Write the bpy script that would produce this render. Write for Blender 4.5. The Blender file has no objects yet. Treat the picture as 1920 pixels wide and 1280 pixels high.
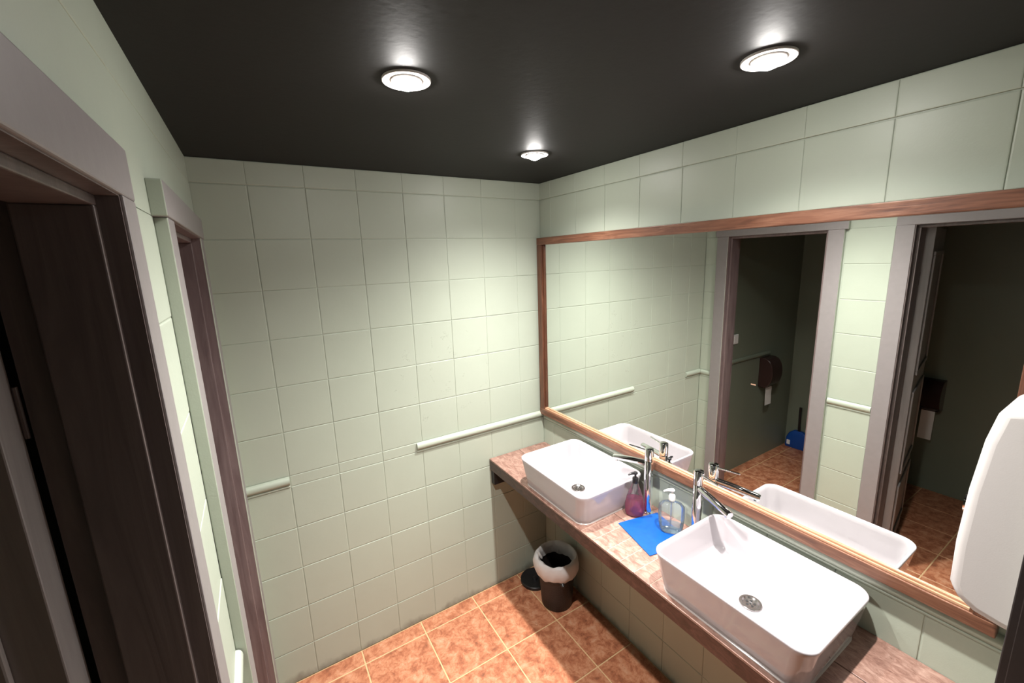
import bpy, bmesh, math, random
from mathutils import Vector, Matrix

random.seed(7)
S = bpy.context.scene
COL = S.collection
PI = math.pi

# ------------------------------------------------------------------ camera, world, exposure
cam_d = bpy.data.cameras.new('camera')
cam = bpy.data.objects.new('camera', cam_d)
COL.objects.link(cam)
cam.location = (0.1659, -1.9437, 1.9148)
cam.rotation_euler = (math.radians(78.871), math.radians(1.914), math.radians(-31.822))
cam_d.sensor_fit = 'HORIZONTAL'
cam_d.sensor_width = 36.0
cam_d.lens = 785.1 / 1920 * 36.0
cam_d.clip_start = 0.01
S.camera = cam

world = bpy.data.worlds.new('world')
S.world = world
world.use_nodes = True
world.node_tree.nodes['Background'].inputs[0].default_value = (1.0, 0.96, 0.9, 1)
world.node_tree.nodes['Background'].inputs[1].default_value = 0.04

S.view_settings.view_transform = 'Standard'
S.view_settings.look = 'None'
S.view_settings.gamma = 1.0
S.view_settings.use_curve_mapping = False
S.view_settings.exposure = 0.82

SPOT_W = 112.0          # each recessed downlight
SPOT_DEG = 150.0
SPOT_BLEND = 0.3
BEAM_POW = 4.5         # how sharply the reflector gathers the beam
LENS_STRENGTH = 185.0   # glowing lens disc (the wide spill)
LAMP_COL = (1.0, 0.962, 0.92)

S.cycles.use_denoising = True
S.cycles.max_bounces = 10
S.cycles.diffuse_bounces = 2
S.cycles.adaptive_threshold = 0.03
S.cycles.glossy_bounces = 8
S.cycles.transparent_max_bounces = 16
S.cycles.sample_clamp_indirect = 8.0
S.cycles.blur_glossy = 1.0

# ------------------------------------------------------------------ room numbers (metres)
XL, XR, YB, YN, ZC = 0.022, 1.56, 0.0, -1.87, 2.31
CNT = 0.82                         # worktop height
LAMPS = [(0.515, -0.965), (1.164, -0.526), (1.150, -1.405)]
ROWS = [0.0, 0.1734, 0.3734, 0.5734, 0.7734, 0.9734, 1.023, 1.223, 1.423, 1.623, 1.823, 2.023, 2.223, ZC]

# ------------------------------------------------------------------ materials
def new_mat(name):
    m = bpy.data.materials.new(name)
    m.use_nodes = True
    nt = m.node_tree
    b = nt.nodes['Principled BSDF']
    return m, nt, b

def nd(nt, t, **kw):
    n = nt.nodes.new(t)
    for k, v in kw.items():
        if k in n.inputs:
            n.inputs[k].default_value = v
        else:
            setattr(n, k, v)
    return n

def lk(nt, a, b):
    nt.links.new(a, b)

def srgb(r, g, b):
    f = lambda c: ((c / 255 + 0.055) / 1.055) ** 2.4 if c > 10 else c / 255 / 12.92
    return (f(r), f(g), f(b), 1)

def pos(nt):
    return nd(nt, 'ShaderNodeNewGeometry').outputs['Position']

def ramp(nt, fac, stops):
    r = nd(nt, 'ShaderNodeValToRGB')
    els = r.color_ramp.elements
    while len(els) < len(stops):
        els.new(0.5)
    for e, (p, c) in zip(els, stops):
        e.position = p
        e.color = c
    lk(nt, fac, r.inputs[0])
    return r.outputs[0]

def mixc(nt, fac, a, b, mode='MIX'):
    m = nd(nt, 'ShaderNodeMix', data_type='RGBA', blend_type=mode)
    for s, v in ((0, fac), (6, a), (7, b)):
        if hasattr(v, 'links') or hasattr(v, 'is_linked'):
            lk(nt, v, m.inputs[s])
        else:
            m.inputs[s].default_value = v
    return m.outputs[2]

def bump(nt, b, height, strength=0.2, dist=0.002):
    n = nd(nt, 'ShaderNodeBump', Strength=strength, Distance=dist)
    lk(nt, height, n.inputs['Height'])
    lk(nt, n.outputs[0], b.inputs['Normal'])

def noise(nt, vec, scale, detail=3.0, rough=0.5, dist=0.0):
    n = nd(nt, 'ShaderNodeTexNoise', Scale=scale, Detail=detail, Roughness=rough, Distortion=dist)
    lk(nt, vec, n.inputs['Vector'])
    return n.outputs['Fac']

def vmul(nt, vec, s):
    m = nd(nt, 'ShaderNodeVectorMath', operation='MULTIPLY')
    lk(nt, vec, m.inputs[0])
    m.inputs[1].default_value = s
    return m.outputs[0]

def math_n(nt, op, a, b=0.0, clamp=False):
    m = nd(nt, 'ShaderNodeMath', operation=op, use_clamp=clamp)
    for i, v in enumerate((a, b)):
        if hasattr(v, 'is_linked'):
            lk(nt, v, m.inputs[i])
        else:
            m.inputs[i].default_value = v
    return m.outputs[0]

def make_paint(name, base, dirt=True, scuff=True, rough=0.42):
    """sage-green wall paint rolled over old tiles: roller stipple, faint blotches, chips and floor grime"""
    m, nt, b = new_mat(name)
    p = pos(nt)
    n1 = noise(nt, p, 7.0, 4.0)
    c = mixc(nt, n1, tuple(x * 0.965 for x in base[:3]) + (1,), tuple(min(1, x * 1.03) for x in base[:3]) + (1,))
    oi = nd(nt, 'ShaderNodeObjectInfo')
    rnd = math_n(nt, 'MULTIPLY', oi.outputs['Random'], 0.10)
    c = mixc(nt, rnd, c, (0.36, 0.385, 0.31, 1))
    if scuff:
        sep = nd(nt, 'ShaderNodeSeparateXYZ'); lk(nt, p, sep.inputs[0])
        a = noise(nt, p, 9.0, 5.0, 0.65, 0.4)                        # thin lifted-paint cracks: level lines of a noise
        a = math_n(nt, 'LESS_THAN', math_n(nt, 'ABSOLUTE', math_n(nt, 'SUBTRACT', a, 0.5)), 0.004)
        gate = math_n(nt, 'GREATER_THAN', noise(nt, p, 14.0, 2.0), 0.58)
        dv = nd(nt, 'ShaderNodeVectorMath', operation='DISTANCE')
        lk(nt, vmul(nt, p, (1.0, 1.0, 1.15)), dv.inputs[0]); dv.inputs[1].default_value = (0.98, 0.0, 1.55)
        near = math_n(nt, 'LESS_THAN', dv.outputs['Value'], 0.30)
        f = math_n(nt, 'MULTIPLY', math_n(nt, 'MULTIPLY', a, gate), near)
        sm = math_n(nt, 'GREATER_THAN', noise(nt, vmul(nt, p, (1.0, 1.0, 1.8)), 24.0, 4.0, 0.6), 0.745)
        f = math_n(nt, 'MAXIMUM', f, math_n(nt, 'MULTIPLY', math_n(nt, 'MULTIPLY', sm, near), 0.8))
        f = math_n(nt, 'MULTIPLY', f, 0.38)
        c = mixc(nt, f, c, srgb(110, 110, 98))
    if dirt:
        sep2 = nd(nt, 'ShaderNodeSeparateXYZ'); lk(nt, p, sep2.inputs[0])
        g = noise(nt, vmul(nt, p, (1, 1, 0.6)), 13.0, 5.0, 0.6)
        hgt = math_n(nt, 'MULTIPLY', g, 0.10)
        low = math_n(nt, 'SUBTRACT', math_n(nt, 'SUBTRACT', hgt, sep2.outputs[2]), 0.012)
        low = math_n(nt, 'MULTIPLY', low, 16.0, True)
        c = mixc(nt, math_n(nt, 'MINIMUM', low, 0.6), c, srgb(95, 90, 78))
    lk(nt, c, b.inputs['Base Color'])
    b.inputs['Roughness'].default_value = rough
    b.inputs['Specular IOR Level'].default_value = 0.4
    st = noise(nt, p, 260.0, 2.0)
    wv = noise(nt, p, 18.0, 3.0)
    h = math_n(nt, 'ADD', math_n(nt, 'MULTIPLY', st, 0.25), wv)
    bump(nt, b, h, 0.28, 0.002)
    return m

GREEN = (0.410, 0.456, 0.376)
M = {}
M['paint'] = make_paint('sage_paint', GREEN, dirt=False, scuff=False)
M['paint_low'] = make_paint('sage_paint_grimy_foot', GREEN, dirt=True, scuff=False)
M['paint_crack'] = make_paint('sage_paint_cracked', GREEN, dirt=False, scuff=True)
M['paint_plain'] = make_paint('sage_paint_plaster', GREEN, dirt=False, scuff=False)
M['paint_shaded'] = make_paint('sage_paint_shaded', (0.175, 0.20, 0.15), dirt=False, scuff=False)  # same sage paint, with the gloom of the cubicles put into its colour

def simple(name, col, rough=0.5, metal=0.0, spec=0.5, nscale=0, nbump=0.1, var=0.0, coat=0.0):
    m, nt, b = new_mat(name)
    b.inputs['Base Color'].default_value = col
    b.inputs['Roughness'].default_value = rough
    b.inputs['Metallic'].default_value = metal
    b.inputs['Specular IOR Level'].default_value = spec
    b.inputs['Coat Weight'].default_value = coat
    if nscale:
        n = noise(nt, pos(nt), nscale, 4.0)
        bump(nt, b, n, nbump, 0.002)
        if var:
            c = mixc(nt, n, tuple(x * (1 - var) for x in col[:3]) + (1,), tuple(min(1, x * (1 + var)) for x in col[:3]) + (1,))
            lk(nt, c, b.inputs['Base Color'])
    return m

M['ceiling'] = simple('black_ceiling_paint', (0.0085, 0.0074, 0.0072, 1), 0.62, spec=0.28, nscale=60, nbump=0.15, var=0.12)
M['casing'] = simple('grey_mauve_door_paint', srgb(136, 130, 130), 0.38, nscale=35, nbump=0.25, var=0.06)
M['black'] = simple('black_plastic', (0.012, 0.011, 0.012, 1), 0.35)
M['black_frame'] = simple('black_door_paint', (0.016, 0.015, 0.016, 1), 0.5, nscale=50, nbump=0.2, var=0.2)
M['porcelain'] = simple('white_porcelain', (0.47, 0.44, 0.46, 1), 0.06, spec=0.5, coat=0.2)
M['chrome'] = simple('chrome', (0.82, 0.83, 0.85, 1), 0.05, 1.0)
M['steel'] = simple('brushed_steel', (0.45, 0.43, 0.42, 1), 0.22, 1.0)
M['dark_hole'] = simple('drain_hole', (0.01, 0.01, 0.01, 1), 0.7)
M['white_plastic'] = simple('white_plastic', (0.82, 0.81, 0.79, 1), 0.3)
M['dryer'] = simple('white_enamel', (0.54, 0.52, 0.51, 1), 0.32, nscale=400, nbump=0.05)
M['tissue'] = simple('tissue_paper', (0.8, 0.79, 0.76, 1), 0.9, nscale=120, nbump=0.3)
M['smoke'] = simple('smoked_plastic', (0.035, 0.018, 0.016, 1), 0.16)
M['blue'] = simple('blue_plastic', srgb(12, 74, 152), 0.32, nscale=40, nbump=0.25, var=0.25)
M['blue_pan'] = simple('blue_dustpan_plastic', srgb(12, 70, 150), 0.4)
M['grout'] = simple('cream_grout', srgb(212, 176, 132), 0.8, nscale=80, nbump=0.2, var=0.15)
M['top_grout'] = simple('pale_worktop_grout', srgb(182, 156, 140), 0.8)
M['silicone'] = simple('clear_silicone', (0.36, 0.31, 0.29, 1), 0.15)
M['sticker'] = simple('pale_patch', srgb(205, 165, 140), 0.6)

def mat_mirror():
    m, nt, b = new_mat('mirror_silver')
    b.inputs['Base Color'].default_value = (0.90, 0.92, 0.90, 1)
    b.inputs['Metallic'].default_value = 1.0
    b.inputs['Roughness'].default_value = 0.0
    return m
M['mirror'] = mat_mirror()

def mat_wood(name, c0, c1, c2, axis, rough=0.4, scale=1.0, worn=False):
    """stained timber; grain runs along world axis"""
    m, nt, b = new_mat(name)
    p = pos(nt)
    sv = [38.0 * scale] * 3
    sv[axis] = 3.0 * scale
    n = noise(nt, vmul(nt, p, tuple(sv)), 1.6, 6.0, 0.6, 1.2)
    c = ramp(nt, n, [(0.28, c0), (0.5, c1), (0.74, c2)])
    fine = noise(nt, vmul(nt, p, tuple(x * 6 for x in sv)), 1.5, 2.0)
    c = mixc(nt, math_n(nt, 'MULTIPLY', fine, 0.35), c, c0)
    if worn:
        w = noise(nt, vmul(nt, p, tuple(x * 0.8 for x in sv)), 2.0, 5.0, 0.7)
        w = math_n(nt, 'GREATER_THAN', w, 0.60)
        c = mixc(nt, math_n(nt, 'MULTIPLY', w, 0.6), c, srgb(120, 112, 108))
    lk(nt, c, b.inputs['Base Color'])
    b.inputs['Roughness'].default_value = rough
    bump(nt, b, n, 0.25, 0.002)
    return m
M['frame_y'] = mat_wood('red_brown_wood_along', srgb(72, 42, 31), srgb(118, 78, 58), srgb(146, 106, 84), 1)
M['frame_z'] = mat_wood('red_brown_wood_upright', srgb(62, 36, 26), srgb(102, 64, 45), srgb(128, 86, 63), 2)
M['slip'] = mat_wood('highlit_wood_slip', srgb(168, 122, 92), srgb(198, 156, 124), srgb(214, 178, 148), 1, 0.3)  # paler than the frame: the highlights along its edges are put into the colour
M['jamb'] = mat_wood('weathered_dark_jamb', srgb(82, 73, 71), srgb(98, 88, 85), srgb(114, 103, 99), 2, 0.4, 0.5)
M['leaf'] = mat_wood('dark_grey_door_paint', srgb(132, 127, 125), srgb(146, 141, 139), srgb(158, 153, 150), 2, 0.4, 0.5)
M['jamb_mauve'] = mat_wood('mauve_jamb_paint', srgb(96, 80, 80), srgb(116, 100, 99), srgb(134, 118, 116), 2, 0.35, 0.6)

def mat_terracotta():
    m, nt, b = new_mat('terracotta_tile')
    p = pos(nt)
    oi = nd(nt, 'ShaderNodeObjectInfo')
    off = nd(nt, 'ShaderNodeVectorMath', operation='ADD'); lk(nt, p, off.inputs[0])
    cmb = nd(nt, 'ShaderNodeCombineXYZ')
    lk(nt, math_n(nt, 'MULTIPLY', oi.outputs['Random'], 9.0), cmb.inputs[0]); lk(nt, cmb.outputs[0], off.inputs[1])
    v = off.outputs[0]
    n = noise(nt, v, 19.0, 9.0, 0.74, 0.35)
    c = ramp(nt, n, [(0.32, srgb(106, 54, 35)), (0.44, srgb(158, 88, 58)), (0.54, srgb(190, 126, 92)), (0.68, srgb(206, 158, 128))])
    f = noise(nt, v, 60.0, 5.0, 0.72, 1.2)
    f2 = math_n(nt, 'GREATER_THAN', f, 0.63)
    c = mixc(nt, math_n(nt, 'MULTIPLY', f2, 0.4), c, srgb(98, 52, 36))
    g = noise(nt, v, 150.0, 3.0, 0.6)
    c = mixc(nt, math_n(nt, 'MULTIPLY', g, 0.35), c, srgb(190, 140, 108))
    lk(nt, c, b.inputs['Base Color'])
    b.inputs['Roughness'].default_value = 0.45
    bump(nt, b, n, 0.3, 0.002)
    return m
M['terracotta'] = mat_terracotta()

def mat_worktop(name, dark, mid, light, streak=True, rough=0.35):
    m, nt, b = new_mat(name)
    p = pos(nt)
    oi = nd(nt, 'ShaderNodeObjectInfo')
    cmb = nd(nt, 'ShaderNodeCombineXYZ')
    lk(nt, math_n(nt, 'MULTIPLY', oi.outputs['Random'], 5.0), cmb.inputs[0])
    off = nd(nt, 'ShaderNodeVectorMath', operation='ADD'); lk(nt, p, off.inputs[0]); lk(nt, cmb.outputs[0], off.inputs[1])
    v = off.outputs[0]
    n = noise(nt, vmul(nt, v, (46.0, 20.0, 46.0)), 1.0, 8.0, 0.70, 0.9)
    c = ramp(nt, n, [(0.28, dark), (0.47, mid), (0.66, light)])
    s = noise(nt, vmul(nt, v, (190.0, 40.0, 190.0)), 1.0, 4.0, 0.7, 0.8)
    s = math_n(nt, 'GREATER_THAN', s, 0.60)
    c = mixc(nt, math_n(nt, 'MULTIPLY', s, 0.4), c, dark)
    lk(nt, c, b.inputs['Base Color'])
    b.inputs['Roughness'].default_value = rough
    bump(nt, b, n, 0.15, 0.001)
    return m
M['top'] = mat_worktop('brown_worktop_tile', srgb(96, 66, 57), srgb(138, 105, 93), srgb(166, 136, 123))
M['apron'] = mat_worktop('dark_brown_edge', srgb(40, 25, 22), srgb(64, 41, 36), srgb(90, 61, 54))

def mat_clear(name, tint=(1, 1, 1, 1), gloss=0.0, extra=None, extra_fac=0.0):
    """thin clear plastic: see-through with a fresnel sheen, optionally with coloured body"""
    m = bpy.data.materials.new(name); m.use_nodes = True
    nt = m.node_tree; nt.nodes.clear()
    out = nd(nt, 'ShaderNodeOutputMaterial')
    tr = nd(nt, 'ShaderNodeBsdfTransparent'); tr.inputs[0].default_value = tint
    gl = nd(nt, 'ShaderNodeBsdfGlossy'); gl.inputs['Roughness'].default_value = 0.04
    fr = nd(nt, 'ShaderNodeFresnel'); fr.inputs[0].default_value = 1.45
    fac = math_n(nt, 'ADD', fr.outputs[0], gloss, True)
    mx = nd(nt, 'ShaderNodeMixShader'); lk(nt, fac, mx.inputs[0]); lk(nt, tr.outputs[0], mx.inputs[1]); lk(nt, gl.outputs[0], mx.inputs[2])
    last = mx.outputs[0]
    if extra:
        df = nd(nt, 'ShaderNodeBsdfDiffuse'); df.inputs[0].default_value = extra
        tl = nd(nt, 'ShaderNodeBsdfTranslucent'); tl.inputs[0].default_value = extra
        m0 = nd(nt, 'ShaderNodeMixShader'); m0.inputs[0].default_value = 0.5; lk(nt, df.outputs[0], m0.inputs[1]); lk(nt, tl.outputs[0], m0.inputs[2])
        m2 = nd(nt, 'ShaderNodeMixShader'); m2.inputs[0].default_value = extra_fac; lk(nt, last, m2.inputs[1]); lk(nt, m0.outputs[0], m2.inputs[2])
        last = m2.outputs[0]
    lk(nt, last, out.inputs[0])
    return m
M['clear'] = mat_clear('clear_plastic', (0.98, 0.985, 0.985, 1), 0.0, (0.85, 0.88, 0.88, 1), 0.06)
M['pink'] = mat_clear('pink_soap', (1.0, 0.52, 0.80, 1), 0.0, (1.0, 0.14, 0.42, 1), 0.40)
M['clear_soap'] = mat_clear('clear_soap', (0.86, 0.94, 0.96, 1), 0.03, (0.7, 0.82, 0.85, 1), 0.12)

def mat_liner():
    m = bpy.data.materials.new('white_bin_liner'); m.use_nodes = True
    nt = m.node_tree; nt.nodes.clear()
    out = nd(nt, 'ShaderNodeOutputMaterial')
    b = nd(nt, 'ShaderNodeBsdfPrincipled'); b.inputs['Base Color'].default_value = (0.80, 0.77, 0.76, 1); b.inputs['Roughness'].default_value = 0.4
    tl = nd(nt, 'ShaderNodeBsdfTranslucent'); tl.inputs[0].default_value = (0.75, 0.72, 0.70, 1)
    mx = nd(nt, 'ShaderNodeMixShader'); mx.inputs[0].default_value = 0.25
    n = noise(nt, pos(nt), 45.0, 4.0, 0.6, 1.0)
    bump(nt, b, n, 0.5, 0.004)
    lk(nt, b.outputs[0], mx.inputs[1]); lk(nt, tl.outputs[0], mx.inputs[2]); lk(nt, mx.outputs[0], out.inputs[0])
    return m
M['liner'] = mat_liner()

def mat_wicker():
    m, nt, b = new_mat('black_ribbed_plastic')
    b.inputs['Base Color'].default_value = (0.020, 0.015, 0.014, 1)
    b.inputs['Roughness'].default_value = 0.42
    w = nd(nt, 'ShaderNodeTexWave', Scale=60.0); w.bands_direction = 'Z'
    lk(nt, pos(nt), w.inputs['Vector'])
    bump(nt, b, w.outputs['Fac'], 0.4, 0.002)
    return m
M['wicker'] = mat_wicker()

def mat_lens():
    m = bpy.data.materials.new('lit_lamp_lens'); m.use_nodes = True
    nt = m.node_tree; nt.nodes.clear()
    out = nd(nt, 'ShaderNodeOutputMaterial')
    e = nd(nt, 'ShaderNodeEmission'); e.inputs[0].default_value = LAMP_COL + (1,); e.inputs[1].default_value = LENS_STRENGTH
    lk(nt, e.outputs[0], out.inputs[0])
    return m
M['lens'] = mat_lens()

# ------------------------------------------------------------------ object helpers
def link(name, me, mat=None, parent=None, loc=None, rot=None):
    o = bpy.data.objects.new(name, me)
    COL.objects.link(o)
    if mat is not None and me is not None:
        for mm in (mat if isinstance(mat, (list, tuple)) else [mat]):
            me.materials.append(M[mm] if isinstance(mm, str) else mm)
    if parent:
        o.parent = parent
    if loc is not None:
        o.location = loc
    if rot is not None:
        o.rotation_euler = rot
    return o

def empty(name, loc=(0, 0, 0), rot=(0, 0, 0)):
    o = bpy.data.objects.new(name, None)
    COL.objects.link(o)
    o.location = loc
    o.rotation_euler = rot
    o.empty_display_size = 0.05
    return o

def tag(o, label, cat, group=None, kind=None):
    o['label'] = label
    o['category'] = cat
    if group:
        o['group'] = group
    if kind:
        o['kind'] = kind
    return o

def finish(bm, name, mat=None, parent=None, loc=None, rot=None, smooth=False, bevel=0.0, seg=2, angle=35):
    bmesh.ops.recalc_face_normals(bm, faces=bm.faces)
    me = bpy.data.meshes.new(name)
    bm.to_mesh(me)
    bm.free()
    o = link(name, me, mat, parent, loc, rot)
    if bevel:
        md = o.modifiers.new('bevel', 'BEVEL')
        md.width = bevel
        md.segments = seg
        md.limit_method = 'ANGLE'
        md.angle_limit = math.radians(30)
    if smooth:
        for p in me.polygons:
            p.use_smooth = True
        me.set_sharp_from_angle(angle=math.radians(angle))
    return o

def bm_box(bm, x0, x1, y0, y1, z0, z1):
    vs = [bm.verts.new(c) for c in ((x0, y0, z0), (x1, y0, z0), (x1, y1, z0), (x0, y1, z0), (x0, y0, z1), (x1, y0, z1), (x1, y1, z1), (x0, y1, z1))]
    fs = []
    for q in ((0, 3, 2, 1), (4, 5, 6, 7), (0, 1, 5, 4), (1, 2, 6, 5), (2, 3, 7, 6), (3, 0, 4, 7)):
        fs.append(bm.faces.new([vs[i] for i in q]))
    return fs

def box(name, b, mat, parent=None, bevel=0.0, seg=2):
    bm = bmesh.new()
    x0, x1, y0, y1, z0, z1 = b
    bm_box(bm, min(x0, x1), max(x0, x1), min(y0, y1), max(y0, y1), min(z0, z1), max(z0, z1))
    return finish(bm, name, mat, parent, bevel=bevel, seg=seg)

def boxes(name, bl, mat, parent=None, bevel=0.0):
    bm = bmesh.new()
    for b in bl:
        bm_box(bm, *b)
    return finish(bm, name, mat, parent, bevel=bevel)

def rings(bm, prof, n=32, close_top=False, close_bot=False, sx=1.0, sy=1.0, centre=(0, 0)):
    """lathe round z; prof = [(r, z), ...]"""
    loops = []
    for r, z in prof:
        loops.append([bm.verts.new((centre[0] + r * sx * math.cos(2 * PI * i / n), centre[1] + r * sy * math.sin(2 * PI * i / n), z)) for i in range(n)])
    for a, b in zip(loops, loops[1:]):
        for i in range(n):
            bm.faces.new((a[i], a[(i + 1) % n], b[(i + 1) % n], b[i]))
    if close_bot:
        bm.faces.new(loops[0])
    if close_top:
        bm.faces.new(loops[-1])
    return loops

def lathe(name, prof, mat, parent=None, n=32, loc=None, rot=None, cb=True, ct=True, sx=1.0, sy=1.0, angle=35):
    bm = bmesh.new()
    rings(bm, prof, n, ct, cb, sx, sy)
    return finish(bm, name, mat, parent, loc, rot, smooth=True, angle=angle)

def tube(name, pts, rad, mat, parent=None, n=16, loc=None):
    """round bar along points; rad number or list"""
    bm = bmesh.new()
    pts = [Vector(p) for p in pts]
    rr = rad if isinstance(rad, (list, tuple)) else [rad] * len(pts)
    loops = []
    for i, p in enumerate(pts):
        d = (pts[min(i + 1, len(pts) - 1)] - pts[max(i - 1, 0)]).normalized()
        up = Vector((0, 0, 1)) if abs(d.z) < 0.9 else Vector((1, 0, 0))
        u = d.cross(up).normalized()
        v = d.cross(u).normalized()
        loops.append([bm.verts.new(p + (u * math.cos(2 * PI * k / n) + v * math.sin(2 * PI * k / n)) * rr[i]) for k in range(n)])
    for a, b in zip(loops, loops[1:]):
        for k in range(n):
            bm.faces.new((a[k], a[(k + 1) % n], b[(k + 1) % n], b[k]))
    bm.faces.new(loops[0]); bm.faces.new(loops[-1])
    return finish(bm, name, mat, parent, loc, smooth=True)

def rrect(hx, hy, r, n=6):
    """rounded rectangle outline, counter-clockwise"""
    out = []
    for cx, cy, a0 in ((hx - r, hy - r, 0), (-hx + r, hy - r, PI / 2), (-hx + r, -hy + r, PI), (hx - r, -hy + r, 1.5 * PI)):
        for i in range(n + 1):
            a = a0 + PI / 2 * i / n
            out.append((cx + r * math.cos(a), cy + r * math.sin(a)))
    return out

def loft(bm, secs, n=6, cb=True, ct=True):
    """secs = [(hx, hy, r, z), ...]"""
    loops = [[bm.verts.new((x, y, z)) for x, y in rrect(hx, hy, r, n)] for hx, hy, r, z in secs]
    m = len(loops[0])
    for a, b in zip(loops, loops[1:]):
        for i in range(m):
            bm.faces.new((a[i], a[(i + 1) % m], b[(i + 1) % m], b[i]))
    if cb:
        bm.faces.new(loops[0])
    if ct:
        bm.faces.new(loops[-1])
    return loops

def prism(name, prof, axis, a0, a1, mat, parent=None, bevel=0.0, smooth=False, seg=2):
    """extrude a closed profile along a world axis; prof gives the other two coordinates in xyz order"""
    bm = bmesh.new()
    def p3(q, t):
        c = list(q)
        c.insert(axis, t)
        return c
    A = [bm.verts.new(p3(q, a0)) for q in prof]
    B = [bm.verts.new(p3(q, a1)) for q in prof]
    m = len(prof)
    for i in range(m):
        bm.faces.new((A[i], A[(i + 1) % m], B[(i + 1) % m], B[i]))
    bm.faces.new(A); bm.faces.new(B)
    return finish(bm, name, mat, parent, bevel=bevel, smooth=smooth, seg=seg)

_tile_cache = {}
def tile_mesh(w, h, d, c, mat, base):
    key = (round(w, 4), round(h, 4), round(d, 4), round(c, 4), mat)
    if key in _tile_cache:
        return _tile_cache[key]
    L = [[(-w / 2, -h / 2), (w / 2, -h / 2), (w / 2, h / 2), (-w / 2, h / 2)]]
    v = [(x, y, -0.004) for x, y in L[0]] + [(x, y, d - c) for x, y in L[0]]
    v += [(x * (1 - 0.8 * c / (w / 2)), y * (1 - 0.8 * c / (h / 2)), d - c * 0.25) for x, y in L[0]]
    v += [(x * (1 - 2.4 * c / (w / 2)), y * (1 - 2.4 * c / (h / 2)), d) for x, y in L[0]]
    f = [(0, 3, 2, 1), (12, 13, 14, 15)]
    for b in (0, 4, 8):
        for i in range(4):
            j = (i + 1) % 4
            f.append((b + i, b + j, b + 4 + j, b + 4 + i))
    me = bpy.data.meshes.new(base)
    me.from_pydata(v, [], f)
    me.materials.append(M[mat])
    _tile_cache[key] = me
    return me

AX = {'back': (Vector((1, 0, 0)), Vector((0, 0, 1)), Vector((0, -1, 0))),
      'right': (Vector((0, -1, 0)), Vector((0, 0, 1)), Vector((-1, 0, 0))),
      'left': (Vector((0, 1, 0)), Vector((0, 0, 1)), Vector((1, 0, 0))),
      'floor': (Vector((1, 0, 0)), Vector((0, 1, 0)), Vector((0, 0, 1)))}

def place_tile(side, origin, u0, u1, v0, v1, parent, name, mat, gap=0.0028, d=0.0022, c=0.0013, wob=0.0006, gl=None, gr=None, gb=None, gt=None):
    """one tile between u0..u1, v0..v1 on a wall plane through origin, with its own joints and slight unevenness"""
    U, V, N = AX[side]
    gl = gap if gl is None else gl; gr = gap if gr is None else gr
    gb = gap if gb is None else gb; gt = gap if gt is None else gt
    u0 += gl / 2; u1 -= gr / 2; v0 += gb / 2; v1 -= gt / 2
    me = tile_mesh(u1 - u0, v1 - v0, d, c, mat, name)
    o = link(name, me, None, parent)
    p = origin + U * ((u0 + u1) / 2) + V * ((v0 + v1) / 2) + N * random.uniform(-wob, wob)
    rotm = Matrix((U, V, N)).transposed().to_4x4()
    tilt = Matrix.Rotation(random.gauss(0, 0.0016), 4, 'X') @ Matrix.Rotation(random.gauss(0, 0.0016), 4, 'Y')
    o.matrix_local = Matrix.Translation(p) @ rotm @ tilt
    return o

def struct(o, label, cat):
    return tag(o, label, cat, kind='structure')

# ================================================================== THE SETTING
# ---- floor
floor = box('floor', (-1.6, XR + 0.12, -2.6, 0.12, -0.12, -0.0022), 'grout')
struct(floor, 'mottled terracotta square tiles of the washroom floor', 'floor')
xs = [0.402 + 0.31 * k for k in range(-6, 5)]
ys = [0.0, -0.085] + [-0.085 - 0.316 * k for k in range(1, 8)]
xs = [max(x, -1.45) for x in xs]; xs[-1] = min(xs[-1], XR)
for i in range(len(xs) - 1):
    for j in range(len(ys) - 1):
        if xs[i] < -0.2 and ys[j] < -1.9:
            continue
        place_tile('floor', Vector((0, 0, -0.0022)), xs[i], xs[i + 1], ys[j + 1], ys[j], floor, 'floor_tile', 'terracotta', gap=0.0065, d=0.0022, c=0.0012, wob=0.0003)

# ---- ceiling
ceil = box('ceiling', (-1.6, XR + 0.12, -2.0, 0.12, ZC, ZC + 0.1), 'ceiling')
struct(ceil, 'black painted ceiling above the pale green walls', 'ceiling')

# ---- back wall (y = 0)
wall_back = box('wall_back', (-1.6, XR + 0.12, 0.0022, 0.12, 0.0, ZC), 'paint')
struct(wall_back, 'sage green painted tile wall at the end of the room', 'wall')
cols = [XL, 0.2, 0.4, 0.6, 0.8, 1.0, 1.2, 1.4, XR]
FAINT = 0.0007
for j in range(len(ROWS) - 1):
    z0, z1 = ROWS[j], ROWS[j + 1]
    for i in range(len(cols) - 1):
        x0, x1 = cols[i], cols[i + 1]
        band = abs(z0 - 0.9734) < 1e-4
        if band and (x1 < 0.21 or x0 > 0.79):
            continue                                    # the moulding sits here
        gt = gb = gl = gr = None
        if z0 > 1.5 and z0 < 2.0 and x1 < 0.41:         # paint has filled these joints
            gb = FAINT
            if z0 < 1.8: gt = FAINT
        if 1.22 < z0 < 1.6 and x1 < 0.41:
            gt = FAINT
        if z0 > 1.6 and z0 < 1.9 and 0.59 < x0 < 0.81:
            gb = FAINT if z0 > 1.8 else None
            gt = FAINT if z0 < 1.8 else None
        if x0 > 1.15: gl = FAINT
        if x1 > 1.15: gr = FAINT
        if x0 > 1.35: gl = 0.0001
        if 1.15 < x0 < 1.35: gr = 0.0001
        if band: gb, gt = 0.0012, 0.0012
        top = z1 >= ZC - 1e-4
        if top: gl = gr = 0.0003
        place_tile('back', Vector((0, 0.0022, 0)), x0, x1, z0, z1, wall_back, 'tile', 'paint_low' if z0 == 0 else ('paint_crack' if 0.55 < x0 < 1.25 and 1.0 < z0 < 1.7 else 'paint'), d=0.0022 + (0.0035 if top else 0), gl=gl, gr=gr, gb=gb, gt=gt, wob=0.0004)

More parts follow.
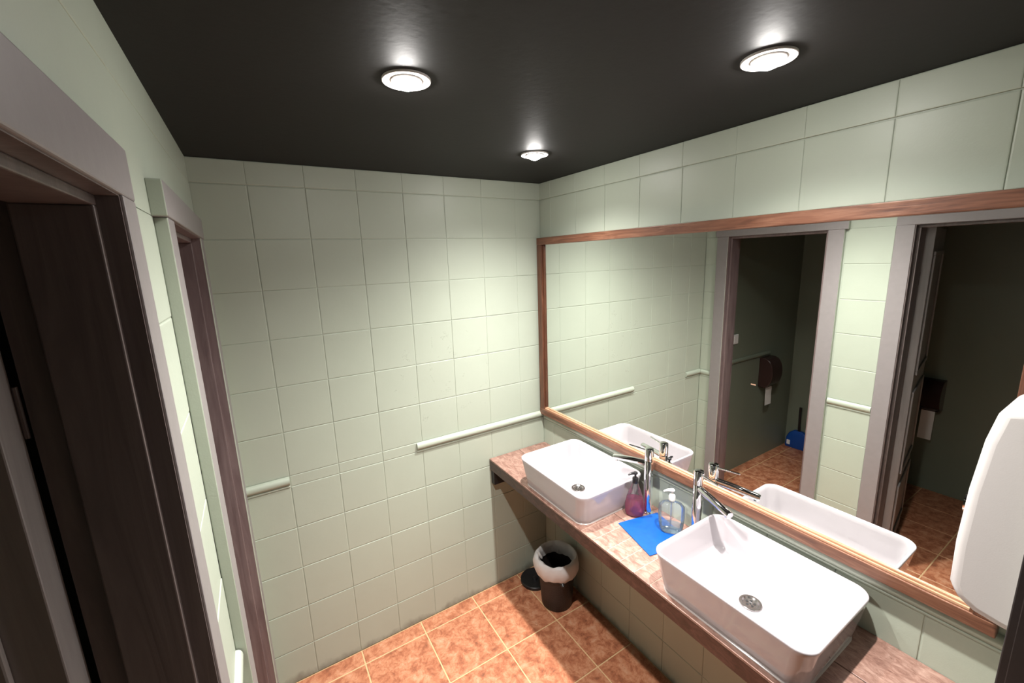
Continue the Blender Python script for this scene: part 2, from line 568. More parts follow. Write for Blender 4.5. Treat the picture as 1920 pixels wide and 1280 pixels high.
def rail_prof(sign_out, base, s=1.0, z0=0.9734, z1=1.023):
    """half-round dado moulding: list of (out, z)"""
    h = z1 - z0
    pr = [(0, z0), (0.006 * s, z0), (0.0065 * s, z0 + 0.10 * h), (0.0035 * s, z0 + 0.16 * h), (0.0045 * s, z0 + 0.24 * h)]
    for k in range(9):
        a = -PI / 2 + PI * k / 8
        pr.append((0.0045 * s + 0.0145 * s * math.cos(a), z0 + 0.62 * h + 0.36 * h * math.sin(a)))
    pr.append((0, z1))
    return [(base + sign_out * o, z) for o, z in pr]

# mouldings on the back wall (prof in (y, z), along x)
prism('dado_moulding', rail_prof(-1, 0.002), 0, XL, 0.198, 'paint_plain', wall_back, smooth=True)
prism('dado_moulding', rail_prof(-1, 0.002), 0, 0.77, XR, 'paint_plain', wall_back, smooth=True)
prism('dado_moulding', rail_prof(-1, 0.002), 0, -1.0, -0.10, 'paint_shaded', wall_back, smooth=True)

# ---- right wall (x = XR) behind basins and mirror
wall_right = box('wall_right', (XR + 0.0022, XR + 0.12, -2.0, 0.0022, 0.0, ZC), 'paint')
struct(wall_right, 'sage green tiled wall behind the mirror and basins', 'wall')
ycols = [0.0] + [-0.1 - 0.2 * k for k in range(9)] + [YN]
for z0, z1 in ((0, 0.1734), (0.1734, 0.3734), (0.3734, 0.5734), (0.5734, 0.7734), (0.7734, 0.965), (2.023, 2.223), (2.223, ZC)):
    for i in range(len(ycols) - 1):
        top = z1 >= ZC - 1e-4
        fa = FAINT * 1.4 if (i % 2 == 1 and z0 > 2) else None
        fb = FAINT * 1.4 if (i % 2 == 0 and z0 > 2) else None
        if z0 > 2 and fa is None: fa = FAINT * 1.7
        if z0 > 2 and fb is None: fb = FAINT * 1.7
        if top: fa = fb = 0.0003
        place_tile('right', Vector((XR + 0.0022, 0, 0)), -ycols[i], -ycols[i + 1], z0, z1, wall_right, 'tile', 'paint_low' if z0 == 0 else 'paint', d=0.0022 + (0.0035 if top else 0), wob=0.0004, gl=fa, gr=fb)
prism('dado_moulding', rail_prof(-1, XR + 0.001, 0.8, 0.963, 1.009), 1, YN, -0.018, 'paint_plain', wall_right, smooth=True)

# ---- left wall with two cubicle doors
D1 = (-0.785, -0.18)      # door opening near the back wall
D2 = (-1.80, -1.16)       # door opening beside the camera
HEAD = 2.02
wt = -0.10                # cubicle side of the wall
wall_left = boxes('wall_left', [(wt, XL - 0.002, -0.18, 0.0, 0, HEAD), (wt, XL - 0.002, D2[1], D1[0], 0, HEAD), (wt, XL, YN, D2[0], 0, HEAD), (wt, XL, YN, 0.0, HEAD, ZC)], 'paint')
struct(wall_left, 'sage green wall holding the two cubicle doorways', 'wall')
lrows = [z for z in ROWS if z < 2.0] + [HEAD]
for j in range(len(lrows) - 1):
    if abs(lrows[j] - 0.9734) < 1e-4:
        continue
    place_tile('left', Vector((XL - 0.002, 0, 0)), -1.083, -0.869, lrows[j], lrows[j + 1], wall_left, 'tile', 'paint', wob=0.0004)
    place_tile('left', Vector((XL - 0.002, 0, 0)), -0.098, 0.0, lrows[j], lrows[j + 1], wall_left, 'tile', 'paint', wob=0.0004)
for a, b in ((YN, -1.035), (-1.035, 0.0)):
    place_tile('left', Vector((XL, 0, 0)), a, b, 2.085, 2.219, wall_left, 'tile', 'paint_plain', d=0.0012, c=0.0009, wob=0.0003)
    place_tile('left', Vector((XL, 0, 0)), a, b, 2.219, ZC, wall_left, 'tile', 'paint_plain', d=0.0014, c=0.0009, wob=0.0003, gap=0.0005)
prism('dado_moulding', rail_prof(1, XL - 0.002, 0.8), 1, -1.083, -0.869, 'paint_plain', wall_left, smooth=True)
prism('dado_moulding', rail_prof(1, XL - 0.002, 0.8), 1, -0.098, -0.018, 'paint_plain', wall_left, smooth=True)

# ---- cubicle shells
wall_cub = box('wall_rear', (-1.6, -1.45, -2.0, 0.0, 0.0, ZC), 'paint_shaded')
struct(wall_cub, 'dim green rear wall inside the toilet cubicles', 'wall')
wall_part = box('wall_partition', (-1.45, wt, -0.935, -0.88, 0.0, ZC), 'paint_shaded')
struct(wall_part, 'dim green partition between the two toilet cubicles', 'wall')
box('plaster_facing', (-1.45, wt, -0.002, 0.0022, 0.0, ZC), 'paint_shaded', wall_back)  # cubicle stretch of the back wall, in the paint darkened for gloom
wall_cn = box('wall_end', (-1.45, wt, -2.0, -1.94, 0.0, ZC), 'paint_shaded')
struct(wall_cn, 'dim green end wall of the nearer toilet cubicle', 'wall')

# ---- near wall with the entrance the picture is taken from
NX = 1.25
wall_near = boxes('wall_near', [(NX + 0.02, XR, YN - 0.12, YN, 0.0, 2.16), (XL, XR, YN - 0.12, YN, 2.16, ZC)], 'paint_plain')
struct(wall_near, 'sage green wall around the entrance beside the camera', 'wall')

def colour_sides(o, test, mat):
    """second material on faces that pass test(normal)"""
    o.data.materials.append(M[mat])
    for p in o.data.polygons:
        if test(p.normal):
            p.material_index = 1

def casing_set(name, label, y0, y1, front, cw, head_over, head_z, jamb_mat, stop_x):
    """grey door surround in the left wall: casing boards, head board, lining, stops"""
    d = empty(name, (0, 0, 0))
    struct(d, label, 'door frame')
    gy = lambda n: abs(n.y) > 0.9
    for a, b in ((y0 - cw, y0), (y1, y1 + cw)):
        o = box('casing', (XL - 0.001, front, a, b, 0.0, HEAD - 0.002), 'casing', d, bevel=0.0025)
        colour_sides(o, gy, 'paint_plain' if name == 'door_1' else 'casing')
    o = box('head_casing', (XL - 0.001, front + (0.003 if head_over else 0.0004), y0 - cw - head_over, y1 + cw + min(head_over, 0.01), HEAD - 0.002, head_z), 'casing', d, bevel=0.0025)
    colour_sides(o, gy, 'paint_plain' if name == 'door_1' else 'casing')
    lt = 0.004
    box('jamb_lining', (wt - 0.004, front - 0.004, y1 - lt, y1 + 0.0, 0.0, HEAD), jamb_mat, d)
    box('jamb_lining', (wt - 0.004, front - 0.004, y0, y0 + lt, 0.0, HEAD), jamb_mat, d)
    box('head_lining', (wt - 0.004, front - 0.004, y0 + lt, y1 - lt, HEAD - lt, HEAD), jamb_mat, d)
    s0, s1 = stop_x
    box('door_stop', (s0, s1, y1 - 0.018, y1 - lt, 0.0, HEAD - 0.018), jamb_mat, d, bevel=0.002)
    box('door_stop', (s0, s1, y0 + lt, y0 + 0.018, 0.0, HEAD - 0.018), jamb_mat, d, bevel=0.002)
    box('head_stop', (s0, s1, y0 + lt, y1 - lt, HEAD - 0.018, HEAD - lt), jamb_mat, d, bevel=0.002)
    return d

door1 = casing_set('door_1', 'grey mauve door frame of the cubicle next to the back wall', D1[0], D1[1], 0.045, 0.080, 0.018, 2.087, 'jamb_mauve', (-0.06, 0.018))
door2 = casing_set('door_2', 'grey mauve door frame of the cubicle nearest the camera', D2[0], D2[1], 0.034, 0.075, 0.0, 2.092, 'jamb', (-0.072, 0.006))
# the open leaf of the nearer cubicle, swung back into it (local: hinge edge at the origin, width towards -x, face towards -y)
leaf = box('door_leaf', (-0.60, 0.0, -0.040, 0.0, 0.012, 2.005), 'leaf', door2, bevel=0.002)
leaf.location = (-0.112, -1.165, 0)
leaf.rotation_euler = (0, 0, math.radians(-9.5))
for z0, z1 in ((0.14, 0.52), (0.60, 1.10), (1.20, 1.88)):
    boxes('panel_moulding', [(-0.55, -0.05, -0.049, -0.0401, z0, z0 + 0.022), (-0.55, -0.05, -0.049, -0.0401, z1 - 0.022, z1), (-0.55, -0.528, -0.049, -0.0401, z0 + 0.022, z1 - 0.022), (-0.072, -0.05, -0.049, -0.0401, z0 + 0.022, z1 - 0.022)], 'leaf', leaf, bevel=0.003)
for z in (0.28, 0.98, 1.74):
    tube('hinge', [(0.003, -0.001, z - 0.035), (0.003, -0.001, z + 0.035)], 0.003, 'jamb', leaf, n=10)

# entrance surround on the right edge of the picture
door3 = empty('door_3')
struct(door3, 'black entrance door frame beside the white hand dryer', 'door frame')
box('jamb', (NX, NX + 0.02, -2.02, YN + 0.003, 0.0, 2.16), 'black_frame', door3, bevel=0.002)
box('casing', (NX + 0.0005, NX + 0.062, YN + 0.0005, YN + 0.013, 0.0, 2.20), 'black_frame', door3, bevel=0.002)
box('door_stop', (NX - 0.010, NX, -1.975, -1.915, 0.0, 2.16), 'black_frame', door3, bevel=0.002)
box('head_casing', (XL, NX, YN + 0.0005, YN + 0.013, 2.15, 2.21), 'black_frame', door3, bevel=0.002)

# ================================================================== DOWNLIGHTS
def downlight(x, y, label, tilt):
    d = empty('recessed_downlight', (x, y, ZC))
    tag(d, label, 'ceiling light', 'recessed downlights in the black ceiling')
    lathe('trim_ring', [(0.0335, -0.0015), (0.036, -0.0025), (0.047, -0.0038), (0.0515, -0.0050), (0.053, -0.0040), (0.053, 0.0)], 'white_plastic', d, n=48, cb=False, ct=False)
    lathe('gimbal_ring', [(0.0335, -0.0012), (0.0335, -0.0050), (0.0310, -0.0062), (0.0287, -0.0055), (0.0285, -0.002)], 'white_plastic', d, n=40, cb=False, ct=False)
    lathe('lamp_lens', [(0.0001, -0.0215), (0.010, -0.0205), (0.019, -0.0165), (0.0255, -0.0105), (0.0284, -0.0045)], 'lens', d, n=36, cb=False, ct=False)
    ld = bpy.data.lights.new('downlight_beam', 'SPOT')
    ld.energy = SPOT_W
    ld.color = LAMP_COL
    ld.spot_size = math.radians(SPOT_DEG)
    ld.spot_blend = SPOT_BLEND
    ld.shadow_soft_size = 0.018
    ld.use_nodes = True                                  # reflector lamp: intensity falls off with the angle from the axis
    nt = ld.node_tree
    em = nt.nodes['Emission']
    gi = nd(nt, 'ShaderNodeNewGeometry')
    sx = nd(nt, 'ShaderNodeSeparateXYZ'); lk(nt, gi.outputs['Incoming'], sx.inputs[0])
    cz = math_n(nt, 'ABSOLUTE', sx.outputs[2])
    lk(nt, math_n(nt, 'POWER', cz, BEAM_POW), em.inputs['Strength'])
    lo = bpy.data.objects.new('downlight_beam', ld)
    COL.objects.link(lo)
    lo.parent = d
    lo.location = (0, 0, -0.044)
    lo.rotation_euler = tilt
    return d
downlight(*LAMPS[0], 'lit round downlight in the ceiling on the side of the doors', (0, 0, 0))
downlight(*LAMPS[1], 'smallest lit downlight, in the ceiling nearest the back wall corner', (0, 0, 0))
downlight(*LAMPS[2], 'lit round downlight in the ceiling above the nearer basin', (0, 0, 0))

# ================================================================== WORKTOP
wk = empty('worktop', (1.37, -0.93, 0.0))
def wkc(o):
    o.matrix_parent_inverse = Matrix.Translation((-1.37, 0.93, 0.0))
    return o
tag(wk, 'long brown tiled worktop along the mirror wall carrying both basins', 'countertop')
FX = 1.178
wkc(box('core_slab', (FX + 0.010, XR - 0.001, YN + 0.001, -0.001, 0.762, CNT - 0.008), 'apron', wk))
wkc(box('front_edge', (FX, FX + 0.0095, YN + 0.001, -0.003, 0.755, CNT - 0.0085), 'apron', wk, bevel=0.002))
for a, b in ((-0.003, -0.775), (-0.775, -0.846), (-0.846, -0.919), (-0.919, -0.987), (-0.987, -1.054), (-1.054, -1.125), (-1.125, YN + 0.001)):
    wkc(box('top_tile', (FX - 0.001, 1.3715, a - 0.0011, b + 0.0011, CNT - 0.0085, CNT), 'top', wk, bevel=0.0008))
for a, b in ((-0.003, -0.93), (-0.93, YN + 0.001)):
    wkc(box('top_tile', (1.3745, XR - 0.001, a - 0.0006, b + 0.0006, CNT - 0.0085, CNT), 'top', wk, bevel=0.0012))
wkc(box('grout_bed', (FX + 0.002, 1.3716, YN + 0.002, -0.004, CNT - 0.0084, CNT - 0.0009), 'top_grout', wk))
wkc(box('support_bar', (1.186, XR - 0.002, -0.034, -0.0002, 0.668, 0.7615), 'black_frame', wk, bevel=0.002))

# ================================================================== BASINS
BX, BZ = 1.3605, CNT
def basin(yc, label, blabel):
    b = empty('basin', (BX, yc, BZ))
    tag(b, label, 'basin', 'white vessel basins on the worktop')
    bm = bmesh.new()
    secs = [(0.150, 0.203, 0.040, 0.0035), (0.158, 0.211, 0.044, 0.0), (0.1625, 0.2155, 0.046, 0.004), (0.1665, 0.2195, 0.046, 0.02),
            (0.1745, 0.2285, 0.046, 0.075), (0.1815, 0.2355, 0.046, 0.122), (0.1842, 0.2382, 0.046, 0.134), (0.1838, 0.2378, 0.0455, 0.1385), (0.1815, 0.2355, 0.044, 0.1405),
            (0.1780, 0.2320, 0.041, 0.1400), (0.1752, 0.2292, 0.039, 0.1365), (0.172, 0.226, 0.038, 0.12),
            (0.164, 0.218, 0.034, 0.055), (0.160, 0.214, 0.032, 0.032), (0.155, 0.209, 0.030, 0.0245), (0.145, 0.199, 0.028, 0.0215), (0.06, 0.08, 0.024, 0.0175), (0.022, 0.022, 0.0219, 0.0160)]
    loft(bm, secs, 8)
    finish(bm, 'bowl', 'porcelain', b, smooth=True, angle=50)
    dr = lathe('drain', [(0.0325, 0.0182), (0.0325, 0.0205), (0.031, 0.0218), (0.0245, 0.0215), (0.0215, 0.0185), (0.0205, 0.0175), (0.0001, 0.0178)], 'steel', b, n=36, cb=False, ct=False)
    for k in range(5):
        a = 2 * PI * k / 5 + 0.3
        lathe('drain_hole', [(0.0001, 0.0), (0.0036, 0.0), (0.0036, 0.0012), (0.0001, 0.0012)], 'dark_hole', dr, n=12, loc=(0.0115 * math.cos(a), 0.0115 * math.sin(a), 0.0174), cb=False, ct=False)
    lathe('drain_screw', [(0.0046, 0.0175), (0.0046, 0.0194), (0.0032, 0.0204), (0.0001, 0.0205)], 'chrome', dr, n=16, cb=False, ct=False)
    bm = bmesh.new()
    loft(bm, [(0.163, 0.216, 0.047, 0.0002), (0.1665, 0.2195, 0.05, 0.0006), (0.164, 0.217, 0.047, 0.0032), (0.1605, 0.2135, 0.045, 0.0042)], 8)
    finish(bm, 'sealant_bead', 'silicone', b, smooth=True)
    return b
basin(-0.5475, 'white rectangular basin at the far end, beside the pink soap', '')
basin(-1.3620, 'white rectangular basin nearest the camera, beside the clear soap bottle', '')

# ================================================================== TAPS
def tap(y, s, label):
    """tall mixer; s = +1 spout towards the far basin, -1 towards the near one"""
    t = empty('mixer_tap', (1.50, y, CNT))
    tag(t, label, 'tap', 'tall chrome mixer taps on the worktop')
    lathe('base_ring', [(0.024, 0.0), (0.0245, 0.003), (0.022, 0.006), (0.0185, 0.008)], 'chrome', t, n=32)
    lathe('column', [(0.0180, 0.006), (0.0180, 0.238), (0.0172, 0.2395)], 'chrome', t, n=36)
    lathe('cap', [(0.0172, 0.2405), (0.0187, 0.242), (0.0187, 0.290), (0.0172, 0.2945), (0.0155, 0.2955)], 'chrome', t, n=36)
    lv = tube('lever', [(-0.003, s * 0.014, 0.2835), (-0.012, s * 0.050, 0.284), (-0.022, s * 0.090, 0.2845)], 0.0034, 'chrome', t, n=12)
    sp = tube('spout', [(-0.004, s * 0.010, 0.2275), (-0.020, s * 0.060, 0.2235), (-0.046, s * 0.150, 0.2125), (-0.048, s * 0.155, 0.2115)], [0.0125, 0.0132, 0.0132, 0.0118], 'chrome', t, n=24)
    tube('aerator', [(-0.044, s * 0.143, 0.206), (-0.044, s * 0.143, 0.197)], 0.0078, 'chrome', sp, n=20)
    return t
tap(-0.840, 1, 'tall chrome tap with its spout over the far basin')
tap(-1.072, -1, 'tall chrome tap with its spout over the basin nearest the camera')

# ================================================================== MIRROR
mi = empty('wall_mirror', (1.55, -0.92, 1.01))
tag(mi, 'large wall mirror in a red-brown wooden frame above the basins', 'mirror')
def mic(o):
    o.matrix_parent_inverse = Matrix.Translation((-1.55, 0.92, -1.01))
    return o
MY0, MY1, MZ0, MZ1 = -1.822, -0.006, 1.0095, 2.0225
mic(box('glass', (1.546, 1.551, MY0 + 0.03, MY1 - 0.03, MZ0 + 0.02, MZ1 - 0.02), 'mirror', mi))
mic(box('backboard', (1.5512, 1.5595, MY0 + 0.01, MY1 - 0.01, MZ0 + 0.01, MZ1 - 0.005), 'black', mi))
fr = mic(box('frame_top', (1.5290, 1.5595, MY0, MY1, MZ1 - 0.037, MZ1), 'frame_y', mi, bevel=0.0025))
mic(box('frame_bottom', (1.5290, 1.5595, MY0, MY1, MZ0, MZ0 + 0.036), 'frame_y', mi, bevel=0.0025))
mic(box('frame_side', (1.5295, 1.5595, MY1 - 0.042, MY1 - 0.0005, MZ0 + 0.036, MZ1 - 0.037), 'frame_z', mi, bevel=0.0025))
mic(box('frame_side', (1.5295, 1.5595, MY0 + 0.0005, MY0 + 0.042, MZ0 + 0.036, MZ1 - 0.037), 'frame_z', mi, bevel=0.0025))
mic(box('inner_slip', (1.5355, 1.5459, MY0 + 0.042, MY1 - 0.042, MZ0 + 0.0362, MZ0 + 0.0435), 'slip', mi, bevel=0.0012))
mic(box('inner_slip', (1.5405, 1.5459, MY0 + 0.042, MY1 - 0.042, MZ0 + 0.0440, MZ0 + 0.0500), 'slip', mi, bevel=0.0012))
mic(box('inner_slip', (1.5400, 1.5459, MY1 - 0.0535, MY1 - 0.0425, MZ0 + 0.0505, MZ1 - 0.037), 'frame_z', mi, bevel=0.0012))
pt = box('repair_patch', (1.5286, 1.5291, -1.335, -1.300, 1.987, 1.9955), 'sticker', None)
pt.parent = fr
pt.matrix_parent_inverse = Matrix.Translation((-1.55, 0.92, -1.01))

# ================================================================== HAND DRYER (on the near wall)
hd = empty('hand_dryer', (1.445, YN, 1.16))
tag(hd, 'white box hand dryer beside the mirror, cut off by the black door frame', 'hand dryer')
def hdc(o):
    o.matrix_parent_inverse = Matrix.Translation((-1.445, -YN, -1.16))
    return o
prof = [(YN + 0.0005, 1.150), (-1.838, 1.152), (-1.800, 1.160), (-1.772, 1.178), (-1.760, 1.206), (-1.758, 1.30), (-1.762, 1.42), (-1.771, 1.53), (-1.784, 1.603), (YN + 0.0005, 1.622)]
hdc(prism('body', prof, 0, 1.352, 1.528, 'dryer', hd, bevel=0.018, seg=6, smooth=True))
for k in range(4):
    hdc(box('outlet_slat', (1.385, 1.495, -1.835 + 0.012 * k, -1.829 + 0.012 * k, 1.140, 1.1535 + 0.001 * k), 'steel', hd))
hdc(tube('push_button', [(1.44, -1.7605, 1.36), (1.44, -1.750, 1.36)], 0.022, 'chrome', hd, n=24))

# ================================================================== SOAP BOTTLES
def pump(parent, z, mat, ang, clear_mat):
    """collar, stem and nozzle"""
    lathe('collar', [(0.0118, z), (0.0126, z + 0.003), (0.0126, z + 0.019), (0.0108, z + 0.024), (0.006, z + 0.0255)], mat, parent, n=28)
    bm = bmesh.new()
    rings(bm, [(0.0042, z + 0.022), (0.0042, z + 0.039), (0.0088, z + 0.041), (0.0098, z + 0.0445), (0.0080, z + 0.0480), (0.003, z + 0.0495)], 24, True, True)
    finish(bm, 'pump_head', mat, parent, smooth=True)
    c, s = math.cos(ang), math.sin(ang)
    tube('nozzle', [(0.004 * c, 0.004 * s, z + 0.0445), (0.018 * c, 0.018 * s, z + 0.0455), (0.030 * c, 0.030 * s, z + 0.0435), (0.034 * c, 0.034 * s, z + 0.0405)], [0.0062, 0.0052, 0.0038, 0.003], mat, parent, n=14)
    tube('dip_tube', [(0, 0, z), (0.002, 0.004, 0.012)], 0.0024, clear_mat, parent, n=8)

pb = empty('soap_bottle', (1.4375, -0.8235, CNT))
tag(pb, 'clear pump bottle of pink soap with a black pump, against the far basin', 'soap bottle')
lathe('bottle', [(0.0001, 0.001), (0.026, 0.001), (0.0318, 0.004), (0.0355, 0.018), (0.0365, 0.036), (0.0350, 0.060), (0.0305, 0.086), (0.0230, 0.112), (0.0152, 0.136), (0.0112, 0.148), (0.0112, 0.153)], 'clear', pb, n=40, cb=False, ct=False, sx=1.12, sy=0.68)
lathe('liquid_soap', [(0.0001, 0.003), (0.0245, 0.003), (0.0302, 0.006), (0.0340, 0.019), (0.0350, 0.036), (0.0336, 0.060), (0.0292, 0.0845), (0.0001, 0.0845)], 'pink', pb, n=40, cb=False, ct=False, sx=1.12, sy=0.68)
for o_ in list(pb.children): o_.rotation_euler = (0, 0, math.radians(-49))
pump(pb, 0.151, 'black', math.radians(165), 'clear')

cb_ = empty('soap_bottle', (1.4735, -0.980, CNT))
tag(cb_, 'nearly empty clear bottle with a white pump between the taps', 'soap bottle')
bm = bmesh.new()
loft(bm, [(0.018, 0.026, 0.016, 0.004), (0.0215, 0.031, 0.019, 0.0042), (0.024, 0.036, 0.021, 0.012), (0.0262, 0.0405, 0.024, 0.034), (0.0270, 0.0425, 0.024, 0.064), (0.0268, 0.0430, 0.023, 0.094), (0.0258, 0.0420, 0.022, 0.110), (0.0215, 0.034, 0.019, 0.122), (0.0135, 0.0165, 0.0134, 0.130), (0.0112, 0.0112, 0.0111, 0.1345), (0.0112, 0.0112, 0.0111, 0.139)], 6, True, False)
o = finish(bm, 'bottle', 'clear', cb_, smooth=True, angle=60)
o.rotation_euler = (0, 0, math.radians(38)); o.scale = (1.1, 1.16, 1.0)
bm = bmesh.new()
loft(bm, [(0.0170, 0.025, 0.015, 0.006), (0.0202, 0.0297, 0.018, 0.0065), (0.0225, 0.0345, 0.020, 0.0135), (0.0240, 0.0375, 0.022, 0.026), (0.0244, 0.0382, 0.022, 0.0300)], 6, True, True)
o = finish(bm, 'liquid_soap', 'clear_soap', cb_, smooth=True, angle=60)
o.rotation_euler = (0, 0, math.radians(38)); o.scale = (1.1, 1.16, 1.0)
pump(cb_, 0.1355, 'white_plastic', math.radians(150), 'clear')

# ================================================================== BLUE SHEET
bm = bmesh.new()
A = Vector((1.336, -0.829)); B = Vector((1.527, -0.870)); C2 = Vector((1.288, -1.033)); Dv = B + (C2 - A)
nu, nv = 10, 12
top, bot = [], []
def cloth_z(u, v):
    return CNT + 0.0012 + 0.0012 * (0.5 + 0.5 * math.sin(5 * u + 3 * v)) + 0.0035 * max(0, v - 0.85) * max(0, 0.6 - u)
for j in range(nv + 1):
    r1, r2 = [], []
    for i in range(nu + 1):
        u, v = i / nu, j / nv
        p = A.lerp(B, u).lerp(C2.lerp(Dv, u), v)
        z = cloth_z(u, v)
        r1.append(bm.verts.new((p.x, p.y, z + 0.0016))); r2.append(bm.verts.new((p.x, p.y, z)))
    top.append(r1); bot.append(r2)
for j in range(nv):
    for i in range(nu):
        bm.faces.new((top[j][i], top[j][i + 1], top[j + 1][i + 1], top[j + 1][i]))
        bm.faces.new((bot[j][i], bot[j + 1][i], bot[j + 1][i + 1], bot[j][i + 1]))
for j in range(nv):
    bm.faces.new((top[j][0], top[j + 1][0], bot[j + 1][0], bot[j][0])); bm.faces.new((top[j][nu], bot[j][nu], bot[j + 1][nu], top[j + 1][nu]))
for i in range(nu):
    bm.faces.new((top[0][i], bot[0][i], bot[0][i + 1], top[0][i + 1])); bm.faces.new((top[nv][i], top[nv][i + 1], bot[nv][i + 1], bot[nv][i]))
sheet = finish(bm, 'blue_cloth', 'blue', smooth=True, angle=40)
tag(sheet, 'bright blue sheet lying on the worktop between the two basins', 'cloth')

# ================================================================== WASTE BIN
bx, by = 1.414, -0.297
wb = empty('waste_bin', (bx, by, 0))
tag(wb, 'small dark ribbed waste bin with a white liner under the worktop', 'waste bin')
bm = bmesh.new()
n = 96
def ribring(r, z, amp):
    return [bm.verts.new(((r + amp * (1 if k % 2 else 0)) * math.cos(2 * PI * k / n), (r + amp * (1 if k % 2 else 0)) * math.sin(2 * PI * k / n), z)) for k in range(n)]
lp = [ribring(0.076, 0.0, 0), ribring(0.080, 0.004, 0.0012), ribring(0.0845, 0.08, 0.0016), ribring(0.0925, 0.2, 0.0016), ribring(0.098, 0.278, 0.0012), ribring(0.1005, 0.284, 0), ribring(0.1005, 0.290, 0), ribring(0.0965, 0.290, 0), ribring(0.0905, 0.2, 0), ribring(0.0775, 0.008, 0)]
for a, b in zip(lp, lp[1:]):
    for k in range(n):
        bm.faces.new((a[k], a[(k + 1) % n], b[(k + 1) % n], b[k]))
bm.faces.new(lp[0]); bm.faces.new(lp[-1])
for v_ in bm.verts: v_.co.x *= 1.06; v_.co.y *= 1.06
finish(bm, 'bin_body', 'wicker', wb, smooth=True, angle=50)
# liner: folded over the rim, crumpled
rnd = random.Random(3)
ph = [rnd.uniform(0, 6.28) for _ in range(8)]
def wav(a, k):
    return math.sin(3 * a + ph[0] + k * 1.1) * 0.5 + math.sin(7 * a + ph[1] - k * 1.7) * 0.35 + math.sin(13 * a + ph[2] + k * 2.3) * 0.25
bm = bmesh.new()
n = 72
secs = [(0.0865, 0.236, 0.002, 0.010), (0.086, 0.256, 0.003, 0.006), (0.087, 0.276, 0.004, 0.006), (0.093, 0.296, 0.003, 0.005), (0.104, 0.302, 0.003, 0.005), (0.113, 0.292, 0.004, 0.005), (0.118, 0.262, 0.006, 0.006), (0.1165, 0.232, 0.006, 0.008), (0.107, 0.206, 0.004, 0.012)]
loops = []
for k, (r, z, ar, az) in enumerate(secs):
    lp = []
    for i in range(n):
        a = 2 * PI * i / n
        rr = r + ar * wav(a, k * 0.7)
        zz = z + az * wav(a, k * 0.5 + 2)
        lp.append(bm.verts.new((rr * math.cos(a), rr * math.sin(a), zz)))
    loops.append(lp)
for a, b in zip(loops, loops[1:]):
    for i in range(n):
        bm.faces.new((a[i], a[(i + 1) % n], b[(i + 1) % n], b[i]))
for v_ in bm.verts: v_.co.x *= 1.06; v_.co.y *= 1.06
finish(bm, 'bin_liner', 'liner', wb, smooth=True, angle=70)
# a tucked twist of liner on the side of the back wall
bm = bmesh.new()
tw = []
for k in range(9):
    t = k / 8
    c = Vector((-0.105 + 0.030 * t, 0.028 + 0.018 * math.sin(3 * t), 0.287 + 0.016 * math.sin(PI * t)))
    rr = 0.006 + 0.014 * math.sin(PI * (0.12 + 0.80 * t))
    tw.append([bm.verts.new(c + Vector((0.5 * rr * math.cos(a), rr * math.cos(a + 0.6), rr * math.sin(a)))) for a in [2 * PI * i / 12 for i in range(12)]])
for a, b in zip(tw, tw[1:]):
    for i in range(12):
        bm.faces.new((a[i], a[(i + 1) % 12], b[(i + 1) % 12], b[i]))
bm.faces.new(tw[0]); bm.faces.new(tw[-1])
finish(bm, 'liner_twist', 'liner', wb, smooth=True, angle=80)
ka = math.atan2(-0.115, -0.045)
tube('latch_knob', [(0.096 * math.cos(ka), 0.096 * math.sin(ka), 0.196), (0.120 * math.cos(ka), 0.120 * math.sin(ka), 0.200), (0.131 * math.cos(ka), 0.131 * math.sin(ka), 0.197)], [0.011, 0.0115, 0.007], 'black', wb, n=16)
lid = empty('bin_lid', (1.400, -0.100, 0))
tag(lid, 'round black bin lid lying on the floor behind the waste bin', 'bin lid')
lathe('disc', [(0.0001, 0.010), (0.070, 0.012), (0.078, 0.017), (0.083, 0.018), (0.087, 0.014), (0.088, 0.0), (0.082, 0.0), (0.078, 0.006), (0.0001, 0.005)], 'black', lid, n=48, cb=False, ct=False)
lathe('centre_grip', [(0.0001, 0.022), (0.012, 0.021), (0.015, 0.016), (0.017, 0.0102)], 'black', lid, n=24, cb=False, ct=False)

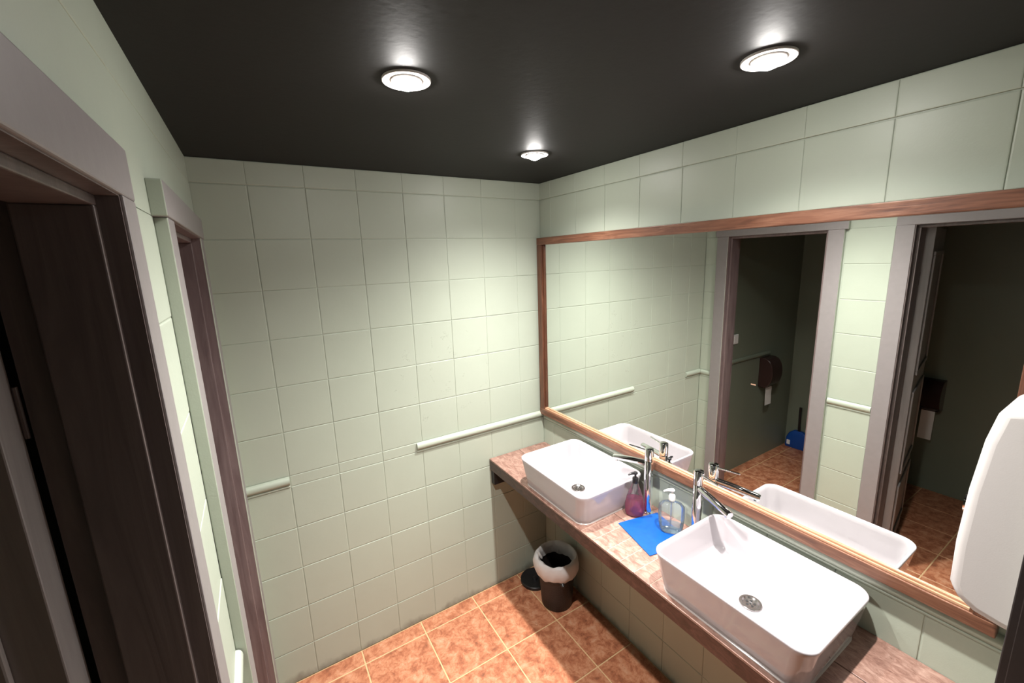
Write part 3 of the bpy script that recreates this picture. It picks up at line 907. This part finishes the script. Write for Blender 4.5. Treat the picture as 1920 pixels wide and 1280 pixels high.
# ================================================================== IN THE CUBICLES (seen in the mirror)
def dispenser(loc, rz, label, plabel_len):
    d = empty('toilet_roll_dispenser', loc, (0, 0, rz))
    tag(d, label, 'paper dispenser', 'smoked toilet roll dispensers in the cubicles')
    # local: wall at y=0, body towards -y
    bm = bmesh.new()
    prof = []
    for k in range(15):
        a = PI / 2 - PI * k / 14 * 0.92
        prof.append((-0.030 - 0.090 * max(0.0, math.cos(a)) ** 0.8, 0.145 + 0.135 * math.sin(a)))
    prof = [(-0.0005, 0.28)] + prof + [(-0.0005, 0.012)]
    Av = [bm.verts.new((-0.085, y, z)) for y, z in prof]; Bv = [bm.verts.new((0.085, y, z)) for y, z in prof]
    m = len(prof)
    for i in range(m):
        bm.faces.new((Av[i], Av[(i + 1) % m], Bv[(i + 1) % m], Bv[i]))
    bm.faces.new(Av); bm.faces.new(Bv)
    finish(bm, 'cover', 'smoke', d, smooth=True, bevel=0.004, angle=40)
    box('tear_bar', (-0.07, 0.07, -0.055, -0.020, 0.004, 0.0115), 'smoke', d)
    bm = bmesh.new()
    pts = [(-0.052, 0.03), (-0.058, -0.02), (-0.056, -0.07), (-0.060, -plabel_len)]
    L1 = [[bm.verts.new((x, y + dy, z)) for y, z in pts] for x in (-0.050, 0.050) for dy in (0,)]
    for i in range(3):
        bm.faces.new((L1[0][i], L1[0][i + 1], L1[1][i + 1], L1[1][i]))
    o = finish(bm, 'hanging_paper', 'tissue', d)
    sm = o.modifiers.new('thickness', 'SOLIDIFY'); sm.thickness = 0.0012
    return d
dispenser((-0.93, -0.002, 0.70), 0, 'dark smoked toilet roll dispenser reflected in the cubicle beside the back wall', 0.16)
d2_ = dispenser((-1.449, -1.008, 0.655), PI / 2, 'dark toilet roll dispenser reflected behind the open cubicle door nearest the camera', 0.25)
d2_.scale = (0.78, 1.0, 0.9)

sw = empty('light_switch', (-0.43, -0.002, 1.20))
tag(sw, 'small white light switch reflected in the cubicle beside the back wall', 'switch')
box('plate', (-0.04, 0.04, -0.010, -0.0003, -0.04, 0.04), 'white_plastic', sw, bevel=0.003)
box('rocker', (-0.022, 0.022, -0.0135, -0.0101, -0.03, 0.03), 'white_plastic', sw, bevel=0.002)

dp = empty('dustpan', (-1.415, -0.135, 0.0), (0, 0, 0))
tag(dp, 'blue dustpan standing upright in the cubicle corner, reflected in the mirror', 'dustpan')
bm = bmesh.new()
loft(bm, [(0.016, 0.110, 0.012, 0.0), (0.022, 0.112, 0.016, 0.02), (0.026, 0.104, 0.018, 0.10), (0.024, 0.080, 0.018, 0.150), (0.016, 0.040, 0.014, 0.182)], 5)
finish(bm, 'pan', 'blue_pan', dp, smooth=True, angle=60)
tube('handle', [(0, 0.0, 0.178), (0, 0.004, 0.25), (0.0, 0.006, 0.42)], [0.013, 0.010, 0.011], 'black', dp, n=14)
box('paper_label', (0.0262, 0.0275, 0.060, 0.090, 0.030, 0.075), 'white_plastic', dp)
